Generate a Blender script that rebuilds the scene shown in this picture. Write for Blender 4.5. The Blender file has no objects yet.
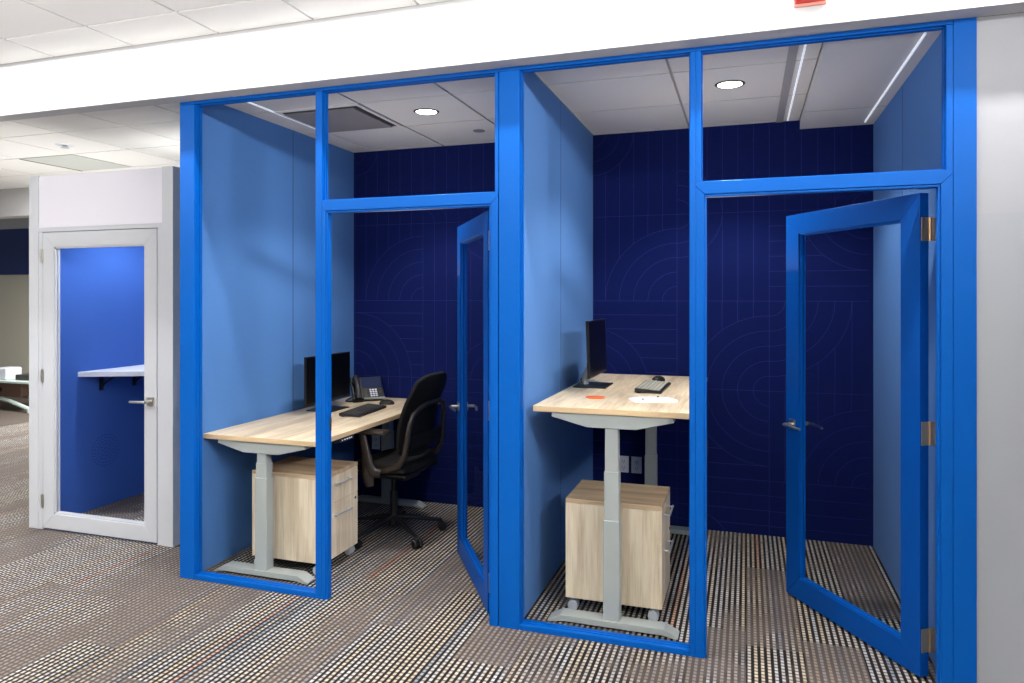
import bpy, bmesh, math, random
from mathutils import Vector, Matrix
random.seed(7)
PI = math.pi
C = bpy.context.scene.collection

# ------------------------------------------------------------------ materials
def lin(v):
    v /= 255.0
    return v / 12.92 if v <= 0.04045 else ((v + 0.055) / 1.055) ** 2.4
def rgb(r, g, b): return (lin(r), lin(g), lin(b), 1.0)

class NT:
    def __init__(s, name):
        s.m = bpy.data.materials.new(name); s.m.use_nodes = True
        s.t = s.m.node_tree; s.b = s.t.nodes['Principled BSDF']; s.out = s.t.nodes['Material Output']
    def n(s, typ, **kw):
        x = s.t.nodes.new(typ)
        for k, v in kw.items(): setattr(x, k, v)
        return x
    def put(s, sock, v):
        if isinstance(v, bpy.types.NodeSocket): s.t.links.new(v, sock)
        else: sock.default_value = v
    def math(s, op, a, b=0.0, c=0.0):
        x = s.n('ShaderNodeMath', operation=op)
        for i, v in enumerate((a, b, c)): s.put(x.inputs[i], v)
        return x.outputs[0]
    def step(s, v, a, b):
        x = s.n('ShaderNodeMapRange', interpolation_type='SMOOTHSTEP')
        s.put(x.inputs[0], v); s.put(x.inputs[1], a); s.put(x.inputs[2], b)
        return x.outputs[0]
    def mix(s, f, a, b):
        x = s.n('ShaderNodeMix', data_type='RGBA')
        s.put(x.inputs[0], f); s.put(x.inputs[6], a); s.put(x.inputs[7], b)
        return x.outputs[2]
    def noise(s, vec, scale, detail=2, rough=0.5):
        x = s.n('ShaderNodeTexNoise'); s.put(x.inputs['Vector'], vec)
        x.inputs['Scale'].default_value = scale; x.inputs['Detail'].default_value = detail; x.inputs['Roughness'].default_value = rough
        return x.outputs[0]
    def mapping(s, vec, scale):
        x = s.n('ShaderNodeMapping'); s.put(x.inputs[0], vec); x.inputs['Scale'].default_value = scale
        return x.outputs[0]
    def bump(s, h, strength, dist=0.002):
        x = s.n('ShaderNodeBump'); s.put(x.inputs['Height'], h)
        x.inputs['Strength'].default_value = strength; x.inputs['Distance'].default_value = dist
        s.put(s.b.inputs['Normal'], x.outputs[0])
    def white(s, vec):
        x = s.n('ShaderNodeTexWhiteNoise', noise_dimensions='3D'); s.put(x.inputs['Vector'], vec)
        return x.outputs['Value']
    def comb(s, x, y, z=0.0):
        c = s.n('ShaderNodeCombineXYZ')
        for i, v in enumerate((x, y, z)): s.put(c.inputs[i], v)
        return c.outputs[0]
    def obj(s): return s.n('ShaderNodeTexCoord').outputs['Object']
    def pos(s): return s.n('ShaderNodeNewGeometry').outputs['Position']

def plain(name, col, rough=0.5, metal=0.0, spec=0.5, speck=0.0, scale=60, bump=0.0):
    k = NT(name)
    nz = k.noise(k.obj(), scale, 3)
    lo = tuple(c * (1 - speck) for c in col[:3]) + (1,); hi = tuple(min(1, c * (1 + speck)) for c in col[:3]) + (1,)
    k.put(k.b.inputs['Base Color'], k.mix(nz, lo, hi))
    k.b.inputs['Roughness'].default_value = rough; k.b.inputs['Metallic'].default_value = metal
    k.b.inputs['Specular IOR Level'].default_value = spec
    if bump: k.bump(nz, bump)
    return k.m

def emit(name, col, s):
    k = NT(name)
    k.b.inputs['Base Color'].default_value = col
    k.b.inputs['Emission Color'].default_value = col; k.b.inputs['Emission Strength'].default_value = s
    return k.m

def felt(name, col, var=0.18, bump=0.12):
    k = NT(name); p = k.pos()
    fine = k.noise(p, 130, 2, 0.6); big = k.noise(p, 2.2, 2)
    f = k.math('ADD', k.math('MULTIPLY', fine, 0.8), k.math('MULTIPLY', big, 0.2))
    lo = tuple(c * (1 - var) for c in col[:3]) + (1,); hi = tuple(min(1, c * (1 + var)) for c in col[:3]) + (1,)
    k.put(k.b.inputs['Base Color'], k.mix(f, lo, hi))
    k.b.inputs['Roughness'].default_value = 0.9; k.b.inputs['Specular IOR Level'].default_value = 0.12
    k.b.inputs['Sheen Weight'].default_value = 0.04
    if bump: k.bump(fine, bump)
    return k.m

def wood(name, axis, light=rgb(238, 219, 188), dark=rgb(182, 157, 127)):
    k = NT(name); p = k.obj()
    sc = [9.0, 9.0, 9.0]; sc[axis] = 0.9
    v = k.mapping(p, sc)
    a = k.noise(v, 1.6, 5, 0.62); sc2 = [60.0] * 3; sc2[axis] = 2.0
    b = k.noise(k.mapping(p, sc2), 2.0, 3, 0.6)
    f = k.math('ADD', k.math('MULTIPLY', k.step(a, 0.38, 0.72), 0.62), k.math('MULTIPLY', k.step(b, 0.35, 0.75), 0.38))
    # a few plank joints across the sheet
    k.put(k.b.inputs['Base Color'], k.mix(f, light, dark))
    k.b.inputs['Roughness'].default_value = 0.5
    k.b.inputs['Specular IOR Level'].default_value = 0.35
    return k.m

def glass_mat(name, tint=(0.97, 0.98, 0.985, 1), gain=0.25):
    k = NT(name); k.t.nodes.remove(k.b)
    tr = k.n('ShaderNodeBsdfTransparent'); tr.inputs[0].default_value = tint
    gl = k.n('ShaderNodeBsdfGlossy'); gl.inputs['Roughness'].default_value = 0.0
    ge = k.n('ShaderNodeNewGeometry'); dp = k.n('ShaderNodeVectorMath', operation='DOT_PRODUCT')
    k.put(dp.inputs[0], ge.outputs['Normal']); k.put(dp.inputs[1], ge.outputs['Incoming'])
    c5 = k.math('POWER', k.math('SUBTRACT', 1.0, k.math('ABSOLUTE', dp.outputs['Value'])), 5.0)
    mx = k.n('ShaderNodeMixShader')
    k.put(mx.inputs[0], k.math('MULTIPLY', k.math('ADD', k.math('MULTIPLY', c5, 0.95), 0.0004), gain))
    k.t.links.new(tr.outputs[0], mx.inputs[1]); k.t.links.new(gl.outputs[0], mx.inputs[2])
    k.t.links.new(mx.outputs[0], k.out.inputs[0])
    return k.m

def carpet_mat():
    k = NT('woven_carpet'); p = k.pos()
    sp = k.n('ShaderNodeSeparateXYZ'); k.put(sp.inputs[0], p)
    x, y = sp.outputs[0], sp.outputs[1]
    # planks 0.25 x 1 m, staggered
    px = k.math('FLOOR', k.math('DIVIDE', x, 0.25))
    off = k.white(k.comb(px, 3.3))
    py = k.math('FLOOR', k.math('ADD', k.math('DIVIDE', y, 1.0), off))
    rp = k.white(k.comb(px, py, 1.7))
    u = k.math('DIVIDE', x, 0.0278); iu = k.math('FLOOR', u); fu = k.math('FRACT', u)
    v = k.math('ADD', k.math('DIVIDE', y, 0.0275), k.math('MULTIPLY', k.white(k.comb(iu, 7.1)), 0.35))
    iv = k.math('FLOOR', v); fv = k.math('FRACT', v)
    tu = k.math('SUBTRACT', 1.0, k.math('ABSOLUTE', k.math('SUBTRACT', k.math('MULTIPLY', fu, 2.0), 1.0)))
    tv = k.math('SUBTRACT', 1.0, k.math('ABSOLUTE', k.math('SUBTRACT', k.math('MULTIPLY', fv, 2.0), 1.0)))
    rib = k.step(tu, 0.36, 0.68); dot = k.step(tv, 0.16, 0.6)
    mask = k.math('MULTIPLY', rib, k.math('ADD', k.math('MULTIPLY', dot, 0.74), 0.26))
    patch = k.noise(k.mapping(p, (1.6, 0.9, 1)), 2.6, 4, 0.65)
    con = k.step(k.math('ADD', patch, k.math('MULTIPLY', k.math('SUBTRACT', rp, 0.5), 0.34)), 0.36, 0.60)
    con = k.math('ADD', k.math('MULTIPLY', con, 0.72), 0.28)
    rr = k.white(k.comb(iu, px, 9.0)); rd = k.white(k.comb(iu, iv, 2.0))
    rt = k.white(k.comb(iu, py, 5.0))
    fuzz = k.noise(p, 420, 2, 0.7)
    light = k.mix(rr, rgb(206, 190, 166), rgb(194, 194, 198))
    light = k.mix(k.math('MULTIPLY', rd, 0.4), light, rgb(132, 120, 110))
    light = k.mix(k.math('MULTIPLY', k.math('GREATER_THAN', rt, 0.992), 0.4), light, rgb(206, 116, 76))
    light = k.mix(k.math('MULTIPLY', k.math('LESS_THAN', rt, 0.05), 0.55), light, rgb(98, 126, 156))
    dark = k.mix(fuzz, rgb(12, 11, 12), rgb(42, 38, 37))
    heather = k.mix(fuzz, rgb(62, 55, 53), rgb(122, 111, 105))
    col = k.mix(con, heather, k.mix(mask, dark, light))
    # fine plank joints
    jx = k.math('FRACT', k.math('DIVIDE', x, 0.25))
    seam = k.math('LESS_THAN', jx, 0.012)
    col = k.mix(k.math('MULTIPLY', seam, 0.5), col, rgb(30, 28, 30))
    k.put(k.b.inputs['Base Color'], col)
    k.b.inputs['Roughness'].default_value = 0.95; k.b.inputs['Specular IOR Level'].default_value = 0.15
    k.bump(k.math('ADD', mask, k.math('MULTIPLY', fuzz, 0.4)), 0.5, 0.004)
    return k.m

M = {}
M['carpet'] = carpet_mat()
M['dark_carpet'] = plain('dark_carpet', rgb(92, 84, 78), 0.95, spec=0.1, speck=0.35, scale=90)
M['white_paint'] = plain('white_paint', rgb(186, 186, 187), 0.75, spec=0.3, speck=0.01)
M['wall_paint'] = plain('wall_paint', rgb(168, 170, 176), 0.75, spec=0.3, speck=0.012)
M['grey_panel'] = plain('grey_panel', rgb(163, 167, 174), 0.6, spec=0.3, speck=0.02, scale=8)
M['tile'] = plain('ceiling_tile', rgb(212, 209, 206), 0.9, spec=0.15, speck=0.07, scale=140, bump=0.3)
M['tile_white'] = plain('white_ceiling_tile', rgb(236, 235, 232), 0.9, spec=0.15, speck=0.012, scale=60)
M['tee_white'] = plain('white_ceiling_grid', rgb(238, 238, 238), 0.5, spec=0.3)
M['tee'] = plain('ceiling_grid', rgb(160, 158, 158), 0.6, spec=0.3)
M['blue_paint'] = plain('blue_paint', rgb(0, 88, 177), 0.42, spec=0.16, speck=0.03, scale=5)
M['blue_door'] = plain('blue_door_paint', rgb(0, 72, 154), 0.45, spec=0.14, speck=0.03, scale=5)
M['navy'] = felt('navy_felt', rgb(14, 27, 84), 0.05, 0)
M['groove'] = plain('groove_line', rgb(50, 54, 128), 0.85, spec=0.2)
M['blue_felt'] = felt('blue_felt', rgb(80, 126, 188), 0.08)
M['pod_felt'] = felt('pod_felt', rgb(58, 96, 172), 0.10)
M['seam'] = plain('panel_seam', rgb(44, 62, 112), 0.9)
M['pod_white'] = plain('pod_frame_paint', rgb(194, 197, 203), 0.45, spec=0.4, speck=0.015)
M['pod_panel'] = plain('pod_panel_laminate', rgb(224, 222, 232), 0.5, spec=0.3)
M['pod_side'] = plain('pod_side_laminate', rgb(92, 104, 128), 0.6)
M['glass'] = glass_mat('clear_glass')
M['nickel'] = plain('brushed_nickel', rgb(202, 198, 190), 0.28, 1.0)
M['brass'] = plain('satin_brass', rgb(224, 194, 156), 0.42, 1.0)
M['wood_y'] = wood('pale_oak_top', 1)
M['wood_z'] = wood('pale_oak_vertical', 2, rgb(238, 224, 198), rgb(192, 170, 140))
M['wood_x'] = wood('pale_oak_across', 0, rgb(214, 188, 154), rgb(150, 122, 94))
M['edge_band'] = plain('oak_edge_band', rgb(214, 186, 146), 0.5, speck=0.05)
M['silver'] = plain('silver_grey_paint', rgb(162, 168, 166), 0.4, 0.0, 0.5)
M['chrome'] = plain('chrome_pull', rgb(206, 208, 212), 0.3, 0.55)
M['black'] = plain('black_plastic', rgb(22, 21, 22), 0.38, spec=0.5)
M['black_gloss'] = plain('black_screen', rgb(6, 6, 8), 0.3, spec=0.2)
M['dark_grey'] = plain('dark_grey_plastic', rgb(58, 56, 55), 0.4)
M['key_dark'] = plain('key_caps', rgb(66, 64, 62), 0.45)
M['key_grey'] = plain('key_caps_grey', rgb(178, 174, 160), 0.5)
M['mesh_fabric'] = plain('black_mesh_fabric', rgb(16, 15, 16), 0.8, spec=0.3, speck=0.5, scale=300, bump=0.4)
M['bronze_plastic'] = plain('bronze_black_plastic', rgb(52, 44, 38), 0.36, spec=0.5)
M['caster'] = plain('caster_grey', rgb(176, 182, 190), 0.4)
M['white_plastic'] = plain('white_plastic', rgb(226, 230, 240), 0.4)
M['slot'] = plain('socket_slots', rgb(40, 40, 48), 0.6)
M['phone_screen'] = plain('phone_screen', rgb(42, 54, 88), 0.15)
M['orange'] = plain('orange_felt', rgb(226, 110, 62), 0.8, spec=0.2, speck=0.1)
M['paper'] = plain('white_paper', rgb(248, 248, 250), 0.8)
M['red'] = plain('red_plastic', rgb(214, 44, 38), 0.35)
M['red_clear'] = plain('red_rim', rgb(232, 140, 128), 0.3)
M['lamp'] = emit('downlight_lens', (1.0, 0.97, 0.92, 1), 9.0)
M['strip'] = emit('slot_face_glow', (0.86, 0.92, 1.0, 1), 0.55)  # weak emission stands in for light caught on the slot faces
M['vent_panel'] = plain('vent_perforated', rgb(132, 128, 130), 0.6, speck=0.15, scale=400)
M['vent_dark'] = plain('vent_slot_dark', rgb(50, 44, 42), 0.7)
M['tan'] = plain('tan_wall', rgb(206, 201, 184), 0.8, speck=0.02)
M['far_blue'] = plain('far_blue_band', rgb(42, 58, 112), 0.8, speck=0.05)
M['pale_leg'] = plain('pale_green_metal', rgb(196, 212, 206), 0.4)
M['vent_pale'] = plain('vent_pale_grey', rgb(196, 200, 195), 0.6)
M['brown'] = plain('brown_drawer', rgb(96, 72, 60), 0.6)
M['blue_shade'] = plain('pod_shadow_blue', rgb(30, 80, 170), 0.5)

# ------------------------------------------------------------------ mesh builder
class MB:
    def __init__(s): s.bm = bmesh.new(); s.mi = 0
    def _tag(s, n0):
        s.bm.faces.ensure_lookup_table()
        for f in s.bm.faces[n0:]: f.material_index = s.mi
    def box(s, x0, x1, y0, y1, z0, z1, bev=0.0, seg=2, rot=None):
        n0 = len(s.bm.faces); b2 = bmesh.new()
        bmesh.ops.create_cube(b2, size=1)
        for v in b2.verts: v.co = ((x0 + x1) / 2 + v.co.x * (x1 - x0), (y0 + y1) / 2 + v.co.y * (y1 - y0), (z0 + z1) / 2 + v.co.z * (z1 - z0))
        if bev: bmesh.ops.bevel(b2, geom=b2.edges[:], offset=bev, segments=seg, affect='EDGES', profile=0.5)
        s._join(b2, rot); s._tag(n0); return s
    def _join(s, b2, mat=None):
        if mat is not None: bmesh.ops.transform(b2, matrix=mat, verts=b2.verts)
        me = bpy.data.meshes.new('t'); b2.to_mesh(me); b2.free(); s.bm.from_mesh(me); bpy.data.meshes.remove(me)
    def cyl(s, p0, p1, r, r2=None, seg=20, bev=0.0):
        n0 = len(s.bm.faces); p0, p1 = Vector(p0), Vector(p1); d = p1 - p0; b2 = bmesh.new()
        bmesh.ops.create_cone(b2, cap_ends=True, segments=seg, radius1=r, radius2=r if r2 is None else r2, depth=d.length)
        if bev:
            es = [e for e in b2.edges if len(e.link_faces) == 2 and any(len(f.verts) > 4 for f in e.link_faces)]
            bmesh.ops.bevel(b2, geom=es, offset=bev, segments=2, affect='EDGES', profile=0.5)
        m = Matrix.Translation((p0 + p1) / 2) @ d.to_track_quat('Z', 'Y').to_matrix().to_4x4()
        s._join(b2, m); s._tag(n0); return s
    def sphere(s, c, r, sc=(1, 1, 1), seg=20):
        n0 = len(s.bm.faces); b2 = bmesh.new()
        bmesh.ops.create_uvsphere(b2, u_segments=seg, v_segments=seg // 2, radius=r)
        for v in b2.verts: v.co = (c[0] + v.co.x * sc[0], c[1] + v.co.y * sc[1], c[2] + v.co.z * sc[2])
        s._join(b2); s._tag(n0); return s
    def prism(s, poly, axis, a, b, bev=0.0, seg=2):
        """poly: 2D points in the two axes other than `axis` (in xyz order)."""
        n0 = len(s.bm.faces); b2 = bmesh.new()
        def pt(p, t):
            q = list(p); q.insert(axis, t); return q
        va = [b2.verts.new(pt(p, a)) for p in poly]; vb = [b2.verts.new(pt(p, b)) for p in poly]
        b2.faces.new(va); b2.faces.new(vb[::-1])
        n = len(poly)
        for i in range(n): b2.faces.new((va[i], vb[i], vb[(i + 1) % n], va[(i + 1) % n]))
        bmesh.ops.recalc_face_normals(b2, faces=b2.faces)
        if bev: bmesh.ops.bevel(b2, geom=b2.edges[:], offset=bev, segments=seg, affect='EDGES', profile=0.5)
        s._join(b2); s._tag(n0); return s
    def tube(s, pts, r, seg=10, sx=1.0, sy=1.0, up=(0, 0, 1)):
        n0 = len(s.bm.faces); pts = [Vector(p) for p in pts]; rings = []
        rs = r if isinstance(r, (list, tuple)) else [r] * len(pts)
        for i, p in enumerate(pts):
            d = (pts[min(i + 1, len(pts) - 1)] - pts[max(i - 1, 0)]).normalized()
            u = Vector(up); a = u.cross(d)
            if a.length < 1e-4: a = Vector((1, 0, 0)).cross(d)
            a.normalize(); b = d.cross(a).normalized()
            rings.append([s.bm.verts.new(p + a * math.cos(t) * rs[i] * sx + b * math.sin(t) * rs[i] * sy) for t in [2 * PI * j / seg for j in range(seg)]])
        for i in range(len(rings) - 1):
            for j in range(seg): s.bm.faces.new((rings[i][j], rings[i][(j + 1) % seg], rings[i + 1][(j + 1) % seg], rings[i + 1][j]))
        s.bm.faces.new(rings[0][::-1]); s.bm.faces.new(rings[-1]); s._tag(n0); return s
    def quad(s, pts):
        n0 = len(s.bm.faces); s.bm.faces.new([s.bm.verts.new(p) for p in pts]); s._tag(n0); return s
    def build(s, name, mats, parent=None, loc=(0, 0, 0), rot=(0, 0, 0), smooth=False):
        me = bpy.data.meshes.new(name); bmesh.ops.recalc_face_normals(s.bm, faces=s.bm.faces) if smooth != 'flat' else None
        s.bm.to_mesh(me); s.bm.free()
        for m in (mats if isinstance(mats, (list, tuple)) else [mats]): me.materials.append(M[m])
        if smooth is True:
            for p in me.polygons: p.use_smooth = True
        elif smooth:
            pass
        o = bpy.data.objects.new(name, me); C.objects.link(o)
        o.location = loc; o.rotation_euler = rot
        if parent is not None: o.parent = parent
        return o

def smooth_angle(o, deg=35):
    me = o.data
    for p in me.polygons: p.use_smooth = True
    b = bmesh.new(); b.from_mesh(me)
    for e in b.edges:
        if len(e.link_faces) == 2 and e.calc_face_angle(0) > math.radians(deg): e.smooth = False
    b.to_mesh(me); b.free(); return o

def recentre(o):
    me = o.data; xs = [v.co for v in me.vertices]
    c = Vector(((min(v.x for v in xs) + max(v.x for v in xs)) / 2, (min(v.y for v in xs) + max(v.y for v in xs)) / 2, min(v.z for v in xs)))
    me.transform(Matrix.Translation(-c)); o.location = o.location + c; return o

def struct(name, mb, mats):
    o = recentre(mb.build(name, mats)); o['kind'] = 'structure'; return o
def empty(name, loc, rz=0.0):
    o = bpy.data.objects.new(name, None); o.empty_display_size = 0.1; C.objects.link(o); o.location = loc; o.rotation_euler = (0, 0, rz); return o
def thing(name, label, cat, loc, rz=0.0, group=None):
    o = empty(name, loc, rz); o['label'] = label; o['category'] = cat
    if group: o['group'] = group
    return o
def tag(o, label, cat, group=None):
    o['label'] = label; o['category'] = cat
    if group: o['group'] = group
    return o
def dup(root, loc, rz, label, group=None):
    r = root.copy(); C.objects.link(r); r.location = loc; r.rotation_euler = (0, 0, rz); r['label'] = label
    if group: r['group'] = group
    def rec(src, dst):
        for ch in list(src.children):
            c = ch.copy(); C.objects.link(c); c.parent = dst; rec(ch, c)
    rec(root, r); return r

# ------------------------------------------------------------------ key dimensions (metres)
FY = 3.276      # front face of the blue frames
FB = 3.342      # rear face of the frames
HT = 2.74       # top of the frames
WL, WC0, WC1, WR = -3.05, -1.165, -1.062, 0.785   # inner faces of the booth walls
YB = 5.10       # back wall
CZ = 2.80       # booth ceiling

# ------------------------------------------------------------------ shell
struct('floor', MB().box(-13, 4.2, -4.5, 12, -0.06, 0.0), 'carpet')
struct('floor_far', MB().box(-13, -8.85, 2.5, 12, 0.0, 0.004), 'dark_carpet')

def tiles(mb, xs, ys, z, gap=0.016, t=0.012):
    mb.mi = 0
    for i in range(len(xs) - 1):
        for j in range(len(ys) - 1):
            mb.box(xs[i] + gap / 2, xs[i + 1] - gap / 2, ys[j] + gap / 2, ys[j + 1] - gap / 2, z, z + t)
    mb.mi = 1
    mb.box(xs[0], xs[-1], ys[0], ys[-1], z + t, z + t + 0.02)
ys_r = [FY + 0.005, 3.81, 4.42, 5.03, 5.64]
cm = MB()
tiles(cm, [-8.345 + 0.61 * k for k in range(0, 9)] + [-3.10], ys_r, CZ)
struct('ceiling_rear', cm, ['tile_white', 'tee_white'])
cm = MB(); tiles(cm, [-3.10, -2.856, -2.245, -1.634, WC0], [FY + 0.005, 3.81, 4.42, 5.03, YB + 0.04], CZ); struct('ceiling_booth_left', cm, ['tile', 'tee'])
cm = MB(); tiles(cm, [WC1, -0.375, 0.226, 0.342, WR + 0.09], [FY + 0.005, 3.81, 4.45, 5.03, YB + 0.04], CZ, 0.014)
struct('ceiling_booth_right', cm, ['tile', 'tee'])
cm = MB(); cm.box(0.342, WR, FB, YB, 2.74, CZ - 0.001); cm.mi = 1
cm.box(0.342, WR, 4.632, 4.638, 2.739, 2.741)
struct('ceiling_drop', cm, ['tile', 'tee'])
cm = MB()
tiles(cm, [-9.33 + 0.60 * k for k in range(0, 22)], [-3.74 + 0.6 * k for k in range(0, 12)] + [3.17], 3.055)
struct('ceiling_front', cm, ['tile_white', 'tee'])
struct('trim_bulkhead', MB().box(-9.4, 3.2, 3.168, FY, HT, 3.09), 'white_paint')
wr = MB(); wr.box(0.879, 3.2, 3.288, 3.40, 0, HT); wr.mi = 1; wr.box(0.8795, 3.2, 3.2845, 3.2885, 0, 1.953)
struct('wall_right', wr, ['wall_paint', 'grey_panel'])
# far left: white beam, wall with a blue band
struct('trim_beam', MB().box(-13, -4.6, 5.62, 5.78, 2.50, 2.98), 'white_paint')
wf = MB(); wf.box(-13, -4.6, 8.6, 8.75, 0, 1.99); wf.mi = 1; wf.box(-13, -4.6, 8.58, 8.75, 1.99, 2.75); wf.mi = 2; wf.box(-13, -4.6, 8.59, 8.75, 2.75, 3.3)
struct('wall_far', wf, ['tan', 'far_blue', 'white_paint'])

# booth side walls with panel seams
def side_wall(name, x0, x1, face, seams):
    w = MB(); w.box(x0, x1, FB - 0.001, YB + 0.05, 0, CZ)
    w.mi = 1
    for s in seams:
        for f in face:
            w.box(min(f, f + 0.0008), max(f, f + 0.0008), s - 0.0025, s + 0.0025, 0, CZ) if f < 0 or f > 0 else None
    return struct(name, w, ['blue_felt', 'seam'])
side_wall('wall_left', -3.10, WL, [WL], [4.28])
side_wall('wall_middle', WC0, WC1, [WC1, WC0 - 0.0008], [4.15])
side_wall('wall_side_right', WR, 0.878, [WR - 0.0008], [4.2])

# navy back wall carved with arcs and lines, 0.61 m tiles
def back_wall(name, xa, xb, tiles_x, pattern):
    w = MB(); w.box(xa, xb, YB, YB + 0.06, 0, CZ); w.mi = 1
    yy = YB - 0.0006; hw = 0.0011
    zt = [-0.24, 0.37, 0.98, 1.59, 2.20, 2.81]
    def seg(a, b):
        ax, az = a; bx, bz = b
        ax, bx = max(min(ax, xb), xa), max(min(bx, xb), xa); az, bz = max(min(az, CZ), 0), max(min(bz, CZ), 0)
        d = math.hypot(bx - ax, bz - az)
        if d < 1e-3: return
        nx, nz = -(bz - az) / d * hw, (bx - ax) / d * hw
        w.quad([(ax + nx, yy, az + nz), (bx + nx, yy, bz + nz), (bx - nx, yy, bz - nz), (ax - nx, yy, az - nz)])
    T = 0.61
    for ci, x0 in enumerate(tiles_x):
        for ri in range(5):
            z0 = zt[ri]; corner, orient, narc = pattern[ci % len(pattern)][ri]
            seg((x0, z0), (x0 + T, z0)); seg((x0, z0), (x0, z0 + T))
            cx = x0 if 'L' in corner else x0 + T; cz = z0 if 'B' in corner else z0 + T
            sx = 1 if 'L' in corner else -1; sz = 1 if 'B' in corner else -1
            R = 0
            for a in range(narc):
                R = 0.102 * (a + 1)
                if R > T: break
                pts = [(cx + sx * R * math.cos(t), cz + sz * R * math.sin(t)) for t in [PI / 2 * q / 16 for q in range(17)]]
                for q in range(16): seg(pts[q], pts[q + 1])
            for l in range(1, 6):
                d = 0.102 * l
                s0 = math.sqrt(max(0, R * R - d * d)) if d < R else 0.0
                if s0 > T - 0.01: continue
                if orient == 'V': seg((cx + sx * d, cz + sz * s0), (cx + sx * d, cz + sz * T))
                else: seg((cx + sx * s0, cz + sz * d), (cx + sx * T, cz + sz * d))
    return struct(name, w, ['navy', 'groove'])
pat2 = [  # columns left to right, rows from the floor up: corner of the arcs, line direction, arc count
    [('BL', 'H', 2), ('TL', 'H', 4), ('BL', 'H', 4), ('BR', 'V', 5), ('TL', 'V', 3)],
    [('BL', 'H', 4), ('TR', 'H', 5), ('BR', 'V', 5), ('TL', 'V', 3), ('BL', 'V', 3)],
    [('TR', 'H', 0), ('BR', 'V', 5), ('TL', 'V', 5), ('TR', 'H', 4), ('BR', 'V', 2)]]
pat1 = [
    [('BL', 'H', 2), ('TL', 'V', 3), ('BL', 'H', 5), ('BR', 'V', 5), ('TL', 'V', 2)],
    [('BR', 'H', 3), ('BL', 'H', 0), ('BR', 'V', 3), ('TR', 'V', 3), ('BL', 'V', 2)],
    [('TL', 'H', 3), ('BR', 'V', 5), ('TL', 'V', 4), ('BL', 'H', 3), ('TR', 'V', 2)]]
back_wall('wall_back_left', -3.10, WC0 + 0.02, [-3.038, -2.428, -1.818], pat1)
back_wall('wall_back_right', WC1 - 0.02, 0.878, [-1.071, -0.461, 0.149], pat2)

# ------------------------------------------------------------------ blue frames
BV = 0.0022
def tr(name, *boxes):
    m = MB()
    for b in boxes: m.box(*b, bev=BV)
    return struct(name, m, 'blue_paint')
tr('trim_1', (-3.101, -2.999, FY, FB, 0, HT - 0.019))                                    # left post
def door_jamb(mb, x0, x1, side):
    """mitred jamb face; side=+1 opening to the right of it, -1 to the left"""
    s = side; w = x1 - x0
    inner = x1 if s > 0 else x0; outer = x0 if s > 0 else x1
    mb.prism([(outer, 0), (inner - s * 0.010, 0), (inner - s * 0.010, 2.077), (outer, 2.077 + (w - 0.010) )], 1, FY, 3.318, BV)
    mb.box(min(inner - s * 0.010, inner), max(inner - s * 0.010, inner), FY + 0.006, 3.318, 0, 2.07, BV)
m = MB(); m.box(-2.194, -2.1545, FY, FB, 0, HT - 0.019, bev=BV); door_jamb(m, -2.1535, -2.121, 1); struct('trim_2', m, 'blue_paint')
m = MB(); m.box(-1.150, -1.045, FY, FB + 0.01, 0, HT - 0.019, bev=BV)
m.box(-1.172, -1.1535, FY + 0.012, FB, 2.12, HT - 0.019); m.box(-1.172, -1.1535, FY, FB, 2.134, HT - 0.019, bev=BV)
m.box(-1.156, -1.146, FY + 0.012, FB, 0, HT - 0.02); door_jamb(m, -1.204, -1.1555, -1); struct('trim_3', m, 'blue_paint')
m = MB(); m.box(-0.239, -0.2155, FY, FB, 0, HT - 0.019, bev=BV); m.box(-0.2145, -0.1915, FY, FB, 2.134, HT - 0.019, bev=BV)
m.box(-0.218, -0.212, FY + 0.004, FB, 0, 2.74 - 0.02); door_jamb(m, -0.2145, -0.168, 1); struct('trim_4', m, 'blue_paint')
m = MB(); m.box(0.796, 0.878, FY, FB + 0.01, 0, HT - 0.0, bev=BV); m.box(0.770, 0.7945, FY, FB, 2.134, HT - 0.019, bev=BV)
m.box(0.79, 0.80, FY + 0.004, FB, 0, HT - 0.02); door_jamb(m, 0.742, 0.7945, -1); struct('trim_5', m, 'blue_paint')
tr('trim_6', (-3.101, 0.7945, FY, FB, HT - 0.018, HT))                                    # head
def rail(name, x0, x1, wl, wr_, xl, xr):
    m = MB()
    m.prism([(x0 + wl, 2.078), (x1 - wr_, 2.078), (x1, 2.078 + wr_), (xr, 2.135), (xl, 2.135), (x0, 2.078 + wl)], 1, FY, FB, BV)
    m.box(x0 + wl, x1 - wr_, FY + 0.006, 3.318, 2.066, 2.0775, BV)
    return struct(name, m, 'blue_paint')
rail('trim_7', -2.153, -1.156, 0.0225, 0.0385, -2.153, -1.156)
rail('trim_8', -0.214, 0.7945, 0.0365, 0.0425, -0.214, 0.7945)

GY0, GY1 = 3.308, 3.314
def window(name, x0, x1, z0, z1, sill):
    w = empty(name, ((x0 + x1) / 2, (GY0 + GY1) / 2, z0)); w['kind'] = 'structure'
    ox, oy, oz = w.location
    m = MB()
    e = 0.004
    # slim glazing beads round the pane on both sides
    for (a, b, c, d) in ((x0, x1, z1 - e, z1), (x0, x0 + e, z0, z1), (x1 - e, x1, z0, z1), (x0, x1, z0, z0 + e)):
        for (p, q) in ((GY0 - 0.012, GY0), (GY1, GY1 + 0.012)):
            m.box(a - ox, b - ox, p - oy, q - oy, c - oz, d - oz)
    m.build('glazing_bead', 'blue_paint', w)
    MB().quad([(x0 - ox + 0.002, 0, 0.002), (x1 - ox - 0.002, 0, 0.002), (x1 - ox - 0.002, 0, z1 - oz - 0.002), (x0 - ox + 0.002, 0, z1 - oz - 0.002)]).build('pane', 'glass', w)
    if sill:
        MB().box(x0 - ox, x1 - ox, FY - oy, FB - oy, -z0, 0, bev=BV).build('sill', 'blue_paint', w)
    return w
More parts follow.
